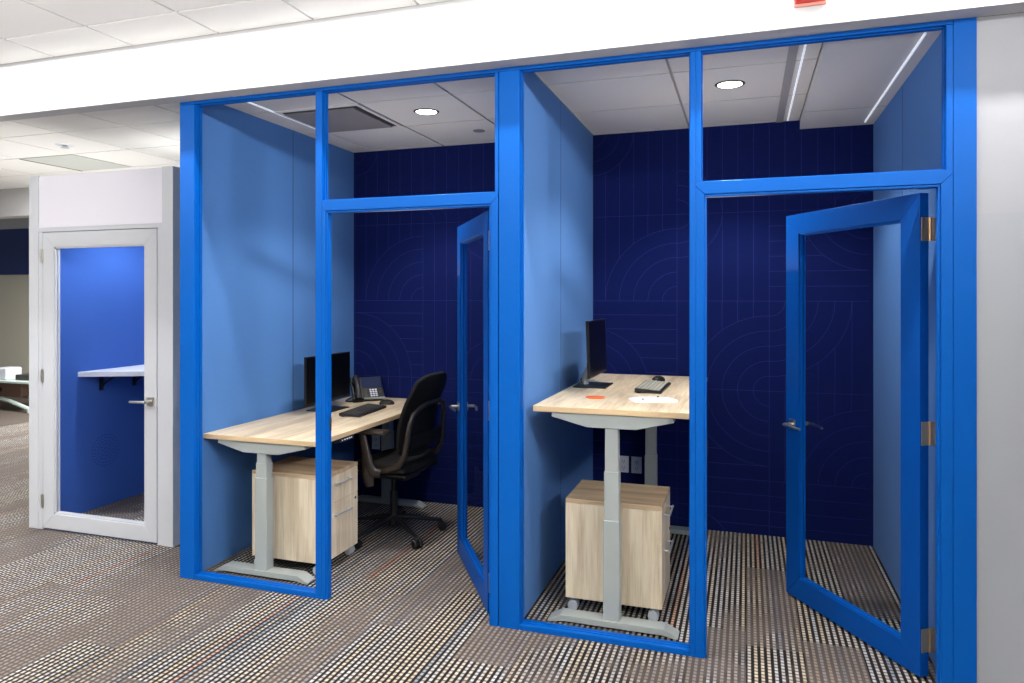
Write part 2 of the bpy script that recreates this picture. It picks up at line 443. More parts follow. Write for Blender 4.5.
window('window_1', -2.998, -2.195, 0.028, 2.721, True)
window('window_2', -2.152, -1.173, 2.136, 2.721, False)
window('window_3', -1.044, -0.240, 0.028, 2.721, True)
window('window_4', -0.190, 0.769, 2.136, 2.721, False)

def lever(parent, x, z, side, y0, sgn):
    """handle set on one face: rosette, neck, lever"""
    m = MB(); m.box(x - 0.026, x + 0.026, min(y0, y0 + side * 0.008), max(y0, y0 + side * 0.008), z - 0.026, z + 0.026, bev=0.002)
    m.cyl((x, y0 + side * 0.008, z), (x, y0 + side * 0.05, z), 0.011, seg=16)
    m.tube([(x - sgn * 0.004, y0 + side * 0.052, z), (x + sgn * 0.03, y0 + side * 0.055, z), (x + sgn * 0.075, y0 + side * 0.052, z - 0.002), (x + sgn * 0.118, y0 + side * 0.044, z - 0.006)], [0.011, 0.010, 0.009, 0.0075], 12, 1.0, 0.75)
    o = m.build('door_handle', 'nickel', parent); smooth_angle(o, 40)
def mitred_leaf(w, h0, h1, st, t, bot):
    m = MB()
    a, b, c, d = -w, 0.0, h0, h1
    g = 0.0004
    m.prism([(a, c), (a + st, c + bot), (a + st, d - st), (a, d)], 1, -t, 0, 0.0018)
    m.prism([(b, c), (b, d), (b - st, d - st), (b - st, c + bot)], 1, -t, 0, 0.0018)
    m.prism([(a + g, d), (a + st + g, d - st), (b - st - g, d - st), (b - g, d)], 1, -t, 0, 0.0018)
    m.prism([(a + g, c), (b - g, c), (b - st - g, c + bot), (a + st + g, c + bot)], 1, -t, 0, 0.0018)
    return m
def blue_door(name, piv, w, ang):
    d = empty(name, piv, ang); d['kind'] = 'structure'
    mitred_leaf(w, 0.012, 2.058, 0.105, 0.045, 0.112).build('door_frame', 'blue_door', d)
    MB().quad([(-w + 0.10, -0.0225, 0.12), (-0.10, -0.0225, 0.12), (-0.10, -0.0225, 1.958), (-w + 0.10, -0.0225, 1.958)]).build('pane', 'glass', d)
    m = MB(); z0, z1 = 0.124, 1.953
    for (p, q) in ((-0.036, -0.0265), (-0.0185, -0.009)):
        m.box(-w + 0.105, -0.105, p, q, z0, z0 + 0.009); m.box(-w + 0.105, -0.105, p, q, z1 - 0.009, z1)
        m.box(-w + 0.105, -w + 0.114, p, q, z0, z1); m.box(-0.114, -0.105, p, q, z0, z1)
    m.build('glazing_bead', 'blue_paint', d)
    lever(d, -w + 0.058, 0.935, -1, -0.045, 1); lever(d, -w + 0.058, 0.935, 1, 0.0, 1)
    m = MB(); m.box(-w - 0.001, -w + 0.001, -0.034, -0.011, 0.85, 1.02).build('latch_plate', 'nickel', d)
    for z in (0.165, 1.04, 1.905):
        m = MB(); m.box(0.0005, 0.003, -0.040, 0.002, z - 0.05, z + 0.05, bev=0.0008)
        m.cyl((0.004, 0.004, z - 0.05), (0.004, 0.004, z + 0.05), 0.0065, seg=14)
        for k in (-0.034, 0.0, 0.034): m.cyl((0.003, -0.02, z + k), (0.0042, -0.02, z + k), 0.004, seg=10)
        hg = m.build('hinge', 'brass', d)
    return d
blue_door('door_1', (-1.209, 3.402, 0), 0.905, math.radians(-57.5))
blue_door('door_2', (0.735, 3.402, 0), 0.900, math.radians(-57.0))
# jamb leaves of the hinges and latch strikes belong to the posts
def on_post(post, name, bx, mat):
    p = bpy.data.objects[post]; m = MB().box(*bx, bev=0.0006)
    m.build(name, mat, p, tuple(-v for v in p.location))
for post, x, xe in (('trim_3', -1.200, -1.160), ('trim_5', 0.742, 0.786)):
    for z in (0.165, 1.04, 1.905): on_post(post, 'hinge_leaf', (x, xe, 3.404, 3.406, z - 0.05, z + 0.05), 'brass')
for post, x in (('trim_2', -2.1225), ('trim_4', -0.1695)): on_post(post, 'strike_plate', (x, x + 0.003, 3.300, 3.317, 0.90, 0.97), 'dark_grey')

# ------------------------------------------------------------------ white phone booth pod
px0, px1, py0, py1, pz = -4.78, -3.515, 3.655, 5.20, 2.465
pod = thing('phone_booth', 'light grey framed phone booth with full glass door and blue felt interior', 'booth', ((px0 + px1) / 2, (py0 + py1) / 2, 0))
ox, oy = pod.location.x, pod.location.y
def pb(x0, x1, y0, y1, z0, z1, bev=0.002): return (x0 - ox, x1 - ox, y0 - oy, y1 - oy, z0, z1, bev)
MB().box(*pb(px0, -4.692, py0, py0 + 0.12, 0, pz)).build('post', 'pod_white', pod)
MB().box(*pb(-3.605, px1, py0, py0 + 0.12, 0, pz)).build('post', 'pod_white', pod)
m = MB(); m.box(*pb(-4.692, -3.605, py0, py0 + 0.10, 2.070, 2.100)); m.box(*pb(-4.692, -4.655, py0 + 0.004, py0 + 0.10, 0, 2.07)); m.box(*pb(-3.645, -3.605, py0 + 0.004, py0 + 0.10, 0, 2.07))
m.build('door_jamb', 'pod_white', pod)
MB().box(*pb(-4.692, -3.605, py0 + 0.006, py0 + 0.08, 2.101, pz - 0.004)).build('header_panel', 'pod_panel', pod)
MB().box(*pb(px1 - 0.05, px1 - 0.004, py0 + 0.12, py1, 0, pz - 0.002)).build('side_panel', 'pod_side', pod)
m = MB(); m.box(*pb(px0, px0 + 0.03, py0 + 0.12, py1, 0, pz - 0.002)); m.build('side_panel', 'pod_white', pod)
m = MB(); m.box(*pb(px0 + 0.03, -4.725, py0 + 0.12, py1 - 0.05, 0, 2.40, 0))
m.mi = 0; m.box(*pb(-3.60, px1 - 0.05, py0 + 0.12, py1 - 0.05, 0, 2.40, 0)); m.box(*pb(px0, px1, py1 - 0.05, py1, 0, 2.45, 0))
m.build('felt_lining', 'pod_felt', pod)
MB().box(*pb(px0 + 0.01, px1 - 0.01, py0 + 0.08, py1 - 0.01, 2.40, pz)).build('roof', 'pod_white', pod)
m = MB(); m.cyl((-4.15 - ox, 4.30 - oy, 2.392), (-4.15 - ox, 4.30 - oy, 2.40), 0.06, seg=28); m.build('light_disc', 'lamp', pod)
m = MB(); m.box(*pb(-4.655, -3.645, py0 + 0.02, py0 + 0.09, 0.0, 0.012, 0)); m.build('door_gap_shadow', 'blue_shade', pod)  # blue line painted as the shadow under the pod door
# shelf with two black brackets on the left wall
sh = MB().prism([(-4.725 - ox, 3.99 - oy), (-4.25 - ox, 4.22 - oy), (-4.25 - ox, py1 - 0.05 - oy), (-4.725 - ox, py1 - 0.05 - oy)], 2, 1.022, 1.060, 0.003).build('shelf', 'white_plastic', pod)
for yb in (4.19, 4.50):
    b = MB(); xw = -4.724 - ox; y = yb - oy
    b.box(xw, xw + 0.012, y - 0.014, y + 0.014, 0.90, 1.021); b.box(xw, xw + 0.19, y - 0.014, y + 0.014, 1.009, 1.021)
    b.tube([(xw + 0.006, y, 0.925), (xw + 0.05, y, 0.962), (xw + 0.14, y, 1.012)], 0.009, 8)
    b.build('bracket', 'black', sh)
# faint dotted round mark low on the wall
m = MB()
for ring, n in ((0.02, 6), (0.045, 12), (0.07, 18), (0.095, 24), (0.12, 30)):
    for i in range(n):
        t = 2 * PI * i / n + ring * 9
        yy, zz = 4.235 - oy + ring * math.cos(t), 0.43 + ring * math.sin(t)
        m.box(-4.725 - ox, -4.7235 - ox, yy - 0.005, yy + 0.005, zz - 0.003, zz + 0.003)
m.build('wall_mark', 'groove', pod)
pd = mitred_leaf(1.0, 0.014, 2.066, 0.103, 0.045, 0.103)
bmesh.ops.translate(pd.bm, verts=pd.bm.verts, vec=(-3.648 - ox, py0 + 0.045 - oy, 0))
pd = pd.build('door', 'pod_white', pod)
MB().quad([(x - ox, py0 + 0.022 - oy, z) for x, z in ((-4.547, 0.112), (-3.743, 0.112), (-3.743, 1.968), (-4.547, 1.968))]).build('pane', 'glass', pd)
m = MB()
for (a, b, c, d) in ((-4.545, -3.745, 0.117, 0.128), (-4.545, -3.745, 1.954, 1.963), (-4.545, -4.536, 0.117, 1.963), (-3.754, -3.745, 0.117, 1.963)):
    m.box(*pb(a, b, py0 + 0.006, py0 + 0.018, c, d, 0)); m.box(*pb(a, b, py0 + 0.026, py0 + 0.04, c, d, 0))
m.build('glazing_bead', 'pod_white', pd)
hx = -3.695 - ox; yf = py0 - oy
m = MB(); m.box(hx - 0.027, hx + 0.027, yf - 0.009, yf, 0.908, 0.962, bev=0.002); m.cyl((hx, yf - 0.008, 0.935), (hx, yf - 0.05, 0.935), 0.011, seg=16)
m.tube([(hx + 0.004, yf - 0.052, 0.935), (hx - 0.04, yf - 0.054, 0.935), (hx - 0.13, yf - 0.046, 0.932)], [0.011, 0.0095, 0.008], 12)
m.box(hx + 0.044, hx + 0.050, yf + 0.003, yf + 0.02, 0.90, 0.97)
smooth_angle(m.build('handle', 'nickel', pd), 40)
for z in (0.20, 1.07, 1.905):
    m = MB(); m.cyl((-4.651 - ox, yf - 0.004, z - 0.045), (-4.651 - ox, yf - 0.004, z + 0.045), 0.008, seg=12)
    for k in (-0.016, 0.016): m.cyl((-4.651 - ox, yf - 0.004, z + k - 0.001), (-4.651 - ox, yf - 0.004, z + k + 0.001), 0.0086, seg=12)
    m.box(-4.665 - ox, -4.637 - ox, yf - 0.001, yf + 0.003, z - 0.045, z + 0.045)
    m.build('hinge', 'nickel', pd)

# ------------------------------------------------------------------ desks
def desk(name, label, x0, x1, y0, y1, zt, s1, s2, yfr, ybk, xleg=None):
    """zt = top surface, s1/s2 = heights of the leg stage joints"""
    xc = (x0 + x1) / 2 if xleg is None else xleg
    t = thing(name, label, 'desk', (xc, (y0 + y1) / 2, 0)); ox, oy = t.location.x, t.location.y
    m = MB(); m.box(x0 - ox, x1 - ox, y0 - oy, y1 - oy, zt - 0.029, zt, bev=0.0025)
    top = m.build('tabletop', ['wood_y', 'edge_band'], t)
    for p in top.data.polygons:
        if abs(p.normal.z) < 0.5: p.material_index = 1
    zb = zt - 0.030
    m = MB()
    for dx in (-0.16, 0.16): m.box(dx - 0.02, dx + 0.02, yfr - oy, ybk - oy, zb - 0.045, zb - 0.006)
    m.build('frame_rail', 'dark_grey', t)
    for yl in (yfr, ybk):
        y = yl - oy
        lg = MB(); lg.box(-0.0325, 0.0325, y - 0.022, y + 0.028, s1 - 0.05, zb - 0.05, bev=0.004)
        lg = lg.build('leg', 'silver', t)
        MB().box(-0.0365, 0.0365, y - 0.026, y + 0.032, s2 - 0.05, s1, bev=0.004).build('leg_stage', 'silver', lg)
        MB().box(-0.0405, 0.0405, y - 0.030, y + 0.036, 0.035, s2, bev=0.004).build('leg_column', 'silver', lg)
        a = MB(); a.prism([(-0.297, zb), (0.297, zb), (0.300, zb - 0.022), (0.12, zb - 0.066), (-0.12, zb - 0.066), (-0.300, zb - 0.022)], 1, y - 0.032, y + 0.034, 0.003)
        a.build('support_arm', 'silver', t)
        f = MB(); f.prism([(-0.318, 0.004), (-0.318, 0.012), (-0.255, 0.044), (0.255, 0.044), (0.318, 0.012), (0.318, 0.004), (0.30, 0.004), (0.245, 0.014), (-0.245, 0.014), (-0.30, 0.004)], 1, y - 0.040, y + 0.042, 0.002)
        f = f.build('foot', 'silver', t)
        for sx in (-0.308, 0.308):
            MB().cyl((sx, y, 0.0), (sx, y, 0.006), 0.012, seg=12).build('foot_glide', 'black', f)
    return t
d1 = desk('standing_desk', 'lowered pale oak sit-stand desk with grey legs and office chair beside it', -3.046, -2.272, 3.40, 5.085, 0.811, 0.66, 0.575, 3.448, 4.94, -2.655)
d2 = desk('standing_desk', 'raised pale oak sit-stand desk with grey legs, orange coaster on top', -1.016, -0.250, 3.405, 4.985, 1.074, 0.767, 0.53, 3.446, 4.94, -0.622)
# hand control under the edge of the low desk
m = MB(); xx = -2.272 + 2.655; m.prism([(xx - 0.06, 0.780), (xx - 0.008, 0.780), (xx + 0.004, 0.760), (xx - 0.05, 0.754)], 1, 3.64 - 4.2425, 3.80 - 4.2425, 0.002)
cp = m.build('control_panel', 'black', d1)
m = MB()
for k in range(5):
    yk = 3.665 + 0.026 * k - 4.2425; m.box(xx - 0.0035, xx + 0.002, yk, yk + (0.006 if k in (0, 4) else 0.014), 0.765, 0.772)
m.build('panel_marks', 'white_plastic', cp)

# ------------------------------------------------------------------ mobile pedestals
def cabinet(label, x0, x1, y0, y1):
    t = thing('file_cabinet', label, 'cabinet', ((x0 + x1) / 2, (y0 + y1) / 2, 0), group=None)
    hx, hy = (x1 - x0) / 2, (y1 - y0) / 2; z0, z1 = 0.068, 0.580
    m = MB()
    m.box(-hx, hx - 0.020, -hy, -hy + 0.018, z0, z1 - 0.0235, bev=0.001); m.box(-hx, hx - 0.020, hy - 0.018, hy, z0, z1 - 0.0235, bev=0.001)
    m.box(-hx, -hx + 0.018, -hy + 0.018, hy - 0.018, z0, z1 - 0.0235); m.box(-hx + 0.018, hx - 0.02, -hy + 0.018, hy - 0.018, z0, z0 + 0.018)
    m.build('carcass', 'wood_z', t)
    MB().box(-hx, hx, -hy, hy, z1 - 0.022, z1, bev=0.0015).build('top', 'wood_x', t)
    zs = z1 - 0.024 - (z1 - z0) * 0.315
    for (a, b, hz) in ((zs + 0.002, z1 - 0.025, (zs + z1) / 2 + 0.02), (z0, zs - 0.002, zs - 0.072)):
        d = MB().box(hx - 0.019, hx, -hy + 0.002, hy - 0.002, a, b, bev=0.001).build('drawer', 'wood_z', t)
        h = MB(); h.tube([(hx + 0.026, -0.088, hz), (hx + 0.026, 0.088, hz)], 0.0055, 12)
        for s in (-0.075, 0.075): h.cyl((hx - 0.001, s, hz), (hx + 0.026, s, hz), 0.0045, seg=10)
        smooth_angle(h.build('handle', 'chrome', d), 40)
        if a > zs - 0.01:
            pass
        else:
            k = MB(); k.cyl((hx - 0.002, hy - 0.03, b - 0.03), (hx + 0.003, hy - 0.03, b - 0.03), 0.008, seg=16); k.build('lock', 'black', d)
    MB().box(-hx + 0.03, hx - 0.03, -hy + 0.03, hy - 0.03, z0 - 0.012, z0).build('base_plate', 'black', t)
    for sx in (-1, 1):
        for sy in (-1, 1):
            cx, cy = sx * (hx - 0.040), sy * (hy - 0.024)
            c = MB()
            c.cyl((cx, cy, 0.045), (cx, cy, z0 - 0.010), 0.009, seg=12)
            c.cyl((cx - 0.004, cy - 0.024, 0.0275), (cx - 0.004, cy - 0.002, 0.0275), 0.0272, seg=24, bev=0.006); c.cyl((cx - 0.004, cy + 0.002, 0.0275), (cx - 0.004, cy + 0.024, 0.0275), 0.0272, seg=24, bev=0.006)
            c.sphere((cx, cy, 0.036), 0.02, (1, 1, 0.8), 16)
            smooth_angle(c.build('caster', 'caster', t), 40)
    return t
cab = cabinet('pale oak two-drawer mobile cabinet beside the black office chair', -2.815, -2.325, 3.545, 3.935)
dup(cab, (-0.640, 3.755, 0), 0.0, 'pale oak two-drawer mobile cabinet on grey casters under the raised desk')

# ------------------------------------------------------------------ monitors
def monitor(label, x, yc, zt, tilt, w, h, z0, base_dx, by=None):
    t = thing('monitor', label, 'monitor', (x, yc, zt))
    zz = z0 - zt
    R = Matrix.Translation((0, 0, zz + h / 2)) @ Matrix.Rotation(tilt, 4, 'Y') @ Matrix.Translation((0, 0, -(zz + h / 2)))
    s = MB().box(-0.008, 0.009, -w / 2, w / 2, zz, zz + h, bev=0.003, rot=R); s.box(-0.022, -0.0085, -w * 0.3, w * 0.3, zz + 0.06, zz + h - 0.06, bev=0.008, rot=R)
    s = s.build('screen_housing', 'black', t)
    MB().box(0.0085, 0.0102, -w / 2 + 0.008, w / 2 - 0.008, zz + 0.018, zz + h - 0.008, rot=R).build('screen', 'black_gloss', s)
    st = MB(); st.tube([(base_dx - 0.055, 0, 0.008), (base_dx - 0.06, 0, 0.05), (-0.05, 0, 0.10), (-0.036, 0, zz + 0.12), (-0.03, 0, zz + 0.20)], [0.026, 0.022, 0.02, 0.02, 0.018], 14, 1.0, 0.6, (0, 1, 0))
    smooth_angle(st.build('stand', 'silver', t), 50)
    MB().box(base_dx - 0.10, base_dx + 0.10, -0.125, 0.125, 0.0, 0.009, bev=0.003).build('base', 'black', t)
    return t
monitor('black monitor on the low desk, turned towards the office chair', -2.850, 4.415, 0.811, math.radians(0), 0.565, 0.335, 0.872, 0.0)
mon2 = monitor('black monitor on the raised desk, seen nearly edge-on', -0.868, 4.275, 1.074, math.radians(-2), 0.51, 0.335, 1.143, -0.02)
# stand of the second monitor leans on its base nearer the glass: power lead loop at the wall
m = MB(); m.tube([(-0.06, -0.09, 0.006), (-0.095, -0.02, 0.034), (-0.08, 0.02, 0.074), (-0.05, 0.03, 0.104)], 0.004, 8); m.build('cable', 'black', mon2)

# ------------------------------------------------------------------ keyboards, mice
def keyboard(label, loc, rz, keymat):
    t = thing('keyboard', label, 'keyboard', loc, rz)
    L, W = 0.435, 0.152
    m = MB(); m.prism([(-W / 2, 0.006), (-W / 2, 0.026), (-W / 2 + 0.02, 0.027), (W / 2, 0.016), (W / 2, 0.003)], 1, -L / 2, L / 2, 0.003)
    b = m.build('case', 'black', t)
    k = MB()
    for r in range(6):
        cx = -W / 2 + 0.020 + r * 0.0215; zb = 0.026 - (cx + W / 2) * 0.075
        n = 21 if r < 5 else 15
        y = -L / 2 + 0.012; pitch = (L - 0.024) / 21
        i = 0
        while i < 21:
            wk = 1
            if r == 5 and i == 5: wk = 6
            if i in (15, 18) and r in (0,): i += 0
            if i == 15 or i == 19: pass
            k.box(cx - 0.0088, cx + 0.0088, y + 0.0014, y + pitch * wk - 0.0014, zb - 0.002, zb + 0.0055, bev=0.0015, seg=1)
            y += pitch * wk; i += wk
    k.build('keys', keymat, b)
    f = MB()
    for s in (-1, 1): f.box(-W / 2 + 0.01, -W / 2 + 0.03, s * 0.19 - 0.012, s * 0.19 + 0.012, 0.0, 0.008)
    f.box(W / 2 - 0.02, W / 2 - 0.005, -0.2, 0.2, 0.0, 0.005); f.build('feet', 'black', t)
    return t
keyboard('black keyboard on the low desk in front of the monitor', (-2.545, 4.385, 0.811), math.radians(4), 'key_dark')
keyboard('black keyboard with greyish keys on the raised desk', (-0.520, 4.24, 1.074), math.radians(-1), 'key_grey')
def mouse(label, loc, rz):
    t = thing('mouse', label, 'mouse', loc, rz)
    m = MB(); m.sphere((0, 0, 0.006), 1.0, (0.058, 0.033, 0.032), 24)
    for v in m.bm.verts:
        if v.co.z < 0.0: v.co.z = 0.0
    smooth_angle(m.build('body', 'black', t), 50)
    w = MB(); w.cyl((-0.026, -0.004, 0.030), (-0.026, 0.004, 0.030), 0.009, seg=16); w.build('scroll_wheel', 'dark_grey', t)
    return t
mouse('black computer mouse behind the keyboard on the low desk', (-2.565, 4.76, 0.811), math.radians(20))
mouse('black computer mouse behind the keyboard on the raised desk', (-0.535, 4.62, 1.074), math.radians(60))

# ------------------------------------------------------------------ desk phone
ph = thing('desk_phone', 'black office desk phone with corded handset and tilted screen at back of low desk', 'phone', (-2.815, 4.90, 0.811), math.radians(46))
# local: x to the right along the front edge, -y toward the user
W = 0.25
def slab(x0, x1, v0, v1, d0, d1, bev=0.003):
    """box on the tilted face: v along the slope, d outwards from it"""
    R = Matrix.Translation((0, -0.075, 0.022)) @ Matrix.Rotation(math.radians(52), 4, 'X')
    return dict(x0=x0, x1=x1, y0=v0, y1=v1, z0=d0, z1=d1, bev=bev, rot=R)
b = MB().box(**slab(-W / 2, W / 2, 0.0, 0.200, -0.022, 0.0, 0.006))
b.prism([(-0.07, 0.0), (-0.075, 0.010), (0.03, 0.14), (0.05, 0.13), (0.075, 0.0)], 0, -W / 2 + 0.03, W / 2 - 0.02, 0.003)
b = b.build('body', 'black', ph)
MB().box(**slab(-0.040, W / 2 - 0.008, 0.098, 0.192, 0.0, 0.004, 0.001)).build('screen', 'phone_screen', b)
k = MB()
for r in range(4):
    for c in range(3): k.box(**slab(0.012 + c * 0.021, 0.028 + c * 0.021, 0.018 + r * 0.018, 0.030 + r * 0.018, 0.0, 0.004, 0.001))
k.build('number_keys', 'white_plastic', b)
k = MB()
for r in range(4): k.box(**slab(-0.035, -0.010, 0.018 + r * 0.018, 0.030 + r * 0.018, 0.0, 0.003, 0.001))
k.build('function_keys', 'dark_grey', b)
MB().box(**slab(0.085, 0.105, 0.045, 0.062, 0.0, 0.003, 0.001)).build('speaker_key', 'dark_grey', b)
MB().box(**slab(-0.045, W / 2, -0.004, 0.007, -0.02, 0.006, 0.002)).build('front_lip', 'silver', b)
h = MB(); R = slab(0, 0, 0, 0, 0, 0)['rot']
pts = [R @ Vector((-0.088, v, d)) for v, d in ((0.0, 0.022), (0.02, 0.034), (0.06, 0.044), (0.11, 0.044), (0.155, 0.034), (0.185, 0.020))]
h.tube(pts, [0.024, 0.027, 0.02, 0.02, 0.027, 0.024], 14)
hs = smooth_angle(h.build('handset', 'dark_grey', ph), 60)
h = MB(); h.prism([(-0.085, 0.0), (-0.105, 0.006), (-0.11, 0.018), (-0.06, 0.03), (-0.03, 0.0)], 0, -W / 2 - 0.005, -W / 2 + 0.07, 0.003); h.build('foot', 'black', ph)
c = MB(); c.tube([(-0.11, -0.09, 0.012), (-0.155, -0.07, 0.008), (-0.17, -0.02, 0.008), (-0.14, 0.04, 0.01), (-0.09, 0.05, 0.03)], 0.005, 8); c.build('handset_cord', 'black', ph)

# ------------------------------------------------------------------ small things on the raised desk
m = MB(); m.cyl((0, 0, 0), (0, 0, 0.005), 0.052, seg=40, bev=0.001)
tag(m.build('coaster', 'orange', None, (-0.772, 3.770, 1.074)), 'round orange felt coaster on the raised desk', 'coaster')
m = MB(); poly = [(-0.598, 3.815), (-0.545, 3.690), (-0.334, 3.765), (-0.344, 3.84), (-0.405, 3.925), (-0.55, 3.90)]
m.prism([(x + 0.46, y - 3.8) for x, y in poly], 2, 0.0, 0.003)
pp = m.build('paper_sheet', 'paper', None, (-0.46, 3.775, 1.074)); tag(pp, 'white cut paper sheet with two black dots lying on the raised desk', 'paper')
for x, y in ((-0.517, 3.785), (-0.452, 3.905)):
    MB().cyl((x + 0.46, y - 3.8, 0.003), (x + 0.46, y - 3.8, 0.008), 0.006, seg=14).build('dot', 'black', pp)

# ------------------------------------------------------------------ office chair (faces -x)
CX, CY = -2.277, 4.325
ch = thing('office_chair', 'black office swivel chair with armrests pulled up to the low desk', 'chair', (CX, CY, 0), math.radians(-4))
hub = MB(); hub.cyl((0, 0, 0.070), (0, 0, 0.15), 0.036, 0.030, 20, 0.004); hub = smooth_angle(hub.build('base_hub', 'black', ch), 40)
for k in range(5):
    a = math.radians(-104 + 72 * k); d = Vector((math.cos(a), math.sin(a), 0))
    lg = MB(); lg.tube([d * 0.02 + Vector((0, 0, 0.125)), d * 0.12 + Vector((0, 0, 0.112)), d * 0.23 + Vector((0, 0, 0.088)), d * 0.325 + Vector((0, 0, 0.074))], [0.026, 0.023, 0.019, 0.016], 12, 1.0, 0.8)
    lg = smooth_angle(lg.build('base_leg', 'black', ch), 50)
    c = MB(); p = d * 0.325; n = Vector((-d.y, d.x, 0)); q = p + d * 0.008
    c.cyl(p + Vector((0, 0, 0.05)), p + Vector((0, 0, 0.08)), 0.008, seg=10)
    for s in (-1, 1):
        c.cyl(q + n * s * 0.006 + Vector((0, 0, 0.030)), q + n * s * 0.030 + Vector((0, 0, 0.030)), 0.030, seg=24, bev=0.005)
    c.tube([q + n * 0.03 + Vector((0, 0, 0.05)), q + Vector((0, 0, 0.062)), q - n * 0.03 + Vector((0, 0, 0.05))], 0.010, 10)
    smooth_angle(c.build('caster', 'black', lg), 40)
m = MB(); m.cyl((0, 0, 0.14), (0, 0, 0.30), 0.027, seg=20); m.cyl((0, 0, 0.29), (0, 0, 0.42), 0.017, seg=16); smooth_angle(m.build('gas_column', 'black', ch), 40)
m = MB(); m.box(-0.14, 0.16, -0.10, 0.10, 0.40, 0.455, bev=0.018); m.box(-0.22, 0.22, -0.225, 0.225, 0.450, 0.472, bev=0.01)
m.tube([(-0.02, 0.09, 0.43), (-0.02, 0.24, 0.43)], 0.007, 8); m.build('seat_mechanism', 'black', ch)
# seat cushion: rounded waterfall
def cushion():
    b2 = bmesh.new(); N = 14
    gv = {}
    for side in (0, 1):
        for i in range(N + 1):
            for j in range(N + 1):
                u, v = -1 + 2 * i / N, -1 + 2 * j / N
                # squircle
                x = u * math.sqrt(1 - v * v * 0.22) * 0.245; y = v * math.sqrt(1 - u * u * 0.22) * 0.255
                e = (1 - abs(u) ** 6) * (1 - abs(v) ** 6)
                top = 0.495 + 0.045 * e ** 0.5 + 0.012 * v * v - 0.02 * max(0, -u - 0.5) * 2
                z = top if side == 0 else 0.485 - 0.015 * e
                gv[side, i, j] = b2.verts.new((x, y, z))
    for side in (0, 1):
        for i in range(N):
            for j in range(N):
                f = [gv[side, i, j], gv[side, i + 1, j], gv[side, i + 1, j + 1], gv[side, i, j + 1]]
                b2.faces.new(f if side == 0 else f[::-1])
    rim = [(i, 0) for i in range(N)] + [(N, j) for j in range(N)] + [(i, N) for i in range(N, 0, -1)] + [(0, j) for j in range(N, 0, -1)]
    for q in range(len(rim)):
        a, c = rim[q], rim[(q + 1) % len(rim)]
        b2.faces.new((gv[0][a] if False else gv[(0,) + a], gv[(1,) + a], gv[(1,) + c], gv[(0,) + c]))
    m = MB(); m._join(b2); return m
smooth_angle(cushion().build('seat', 'mesh_fabric', ch), 60)
# backrest shell
def back_x(v): return 0.205 + 0.115 * v - 0.030 * math.sin(PI * min(1, v * 1.25)) + 0.02 * v * v
def backrest():
    b2 = bmesh.new(); NU, NV = 14, 18; g = {}
    for i in range(NU + 1):
        for j in range(NV + 1):
            u, v = -1 + 2 * i / NU, j / NV
            w = 0.228 * (1 - 0.06 * abs(2 * v - 0.9) ** 2) * (1 - 0.07 * max(0, (v - 0.80) / 0.20) ** 2 - 0.10 * max(0, (0.12 - v) / 0.12) ** 2)
            zc = 0.565 + 0.552 * v - 0.045 * (abs(u) ** 3.5) * max(0, (v - 0.7) / 0.3) + 0.03 * (abs(u) ** 3) * max(0, (0.2 - v) / 0.2)
            x = back_x(v) - 0.050 * u * u
            g[i, j] = b2.verts.new((x, u * w, zc))
    for i in range(NU):
        for j in range(NV): b2.faces.new((g[i, j], g[i + 1, j], g[i + 1, j + 1], g[i, j + 1]))
    m = MB(); m._join(b2); return m
bk = backrest().build('backrest', 'mesh_fabric', ch)
for p in bk.data.polygons: p.use_smooth = True
md = bk.modifiers.new('thick', 'SOLIDIFY'); md.thickness = 0.030; md.offset = 0
md = bk.modifiers.new('round', 'BEVEL'); md.width = 0.010; md.segments = 3; md.limit_method = 'ANGLE'
# rear arch frame
m = MB()
def arc_pts():
    P = []
    for yy, xx, zz in ((-0.245, 0.02, 0.500), (-0.250, 0.12, 0.510), (-0.248, 0.19, 0.540), (-0.244, 0.228, 0.60), (-0.240, 0.245, 0.69), (-0.232, 0.258, 0.79), (-0.21, 0.275, 0.865), (-0.15, 0.296, 0.905), (-0.06, 0.312, 0.925)): P.append((xx, yy, zz))
    return P + [(x, -y, z) for x, y, z in P[::-1]]
m.tube(arc_pts(), [0.026, 0.026, 0.024, 0.021, 0.018, 0.017, 0.017, 0.017, 0.017, 0.017, 0.017, 0.017, 0.017, 0.018, 0.021, 0.024, 0.026, 0.026], 12, 0.85, 1.0)
fr = smooth_angle(m.build('back_frame', 'bronze_plastic', ch), 60)
m = MB(); m.box(0.225, 0.255, -0.21, 0.21, 0.63, 0.72, bev=0.01); m.build('lumbar_bar', 'mesh_fabric', ch)
for s in (-1, 1):
    m = MB()
    m.tube([(0.06, s * 0.26, 0.485), (0.02, s * 0.285, 0.49), (-0.005, s * 0.295, 0.54), (-0.03, s * 0.295, 0.64), (-0.055, s * 0.292, 0.735)], [0.03, 0.032, 0.032, 0.026, 0.023], 12, 0.7, 1.2)
    m.tube([(0.0, s * 0.288, 0.40), (-0.01, s * 0.293, 0.46), (-0.02, s * 0.295, 0.60)], [0.022, 0.032, 0.030], 12, 0.7, 1.2)
    ar = smooth_angle(m.build('armrest', 'bronze_plastic', ch), 60)
    m = MB(); m.box(-0.155, 0.125, s * 0.285 - 0.048, s * 0.285 + 0.048, 0.738, 0.766, bev=0.013, seg=3); smooth_angle(m.build('arm_pad', 'bronze_plastic', ar), 50)

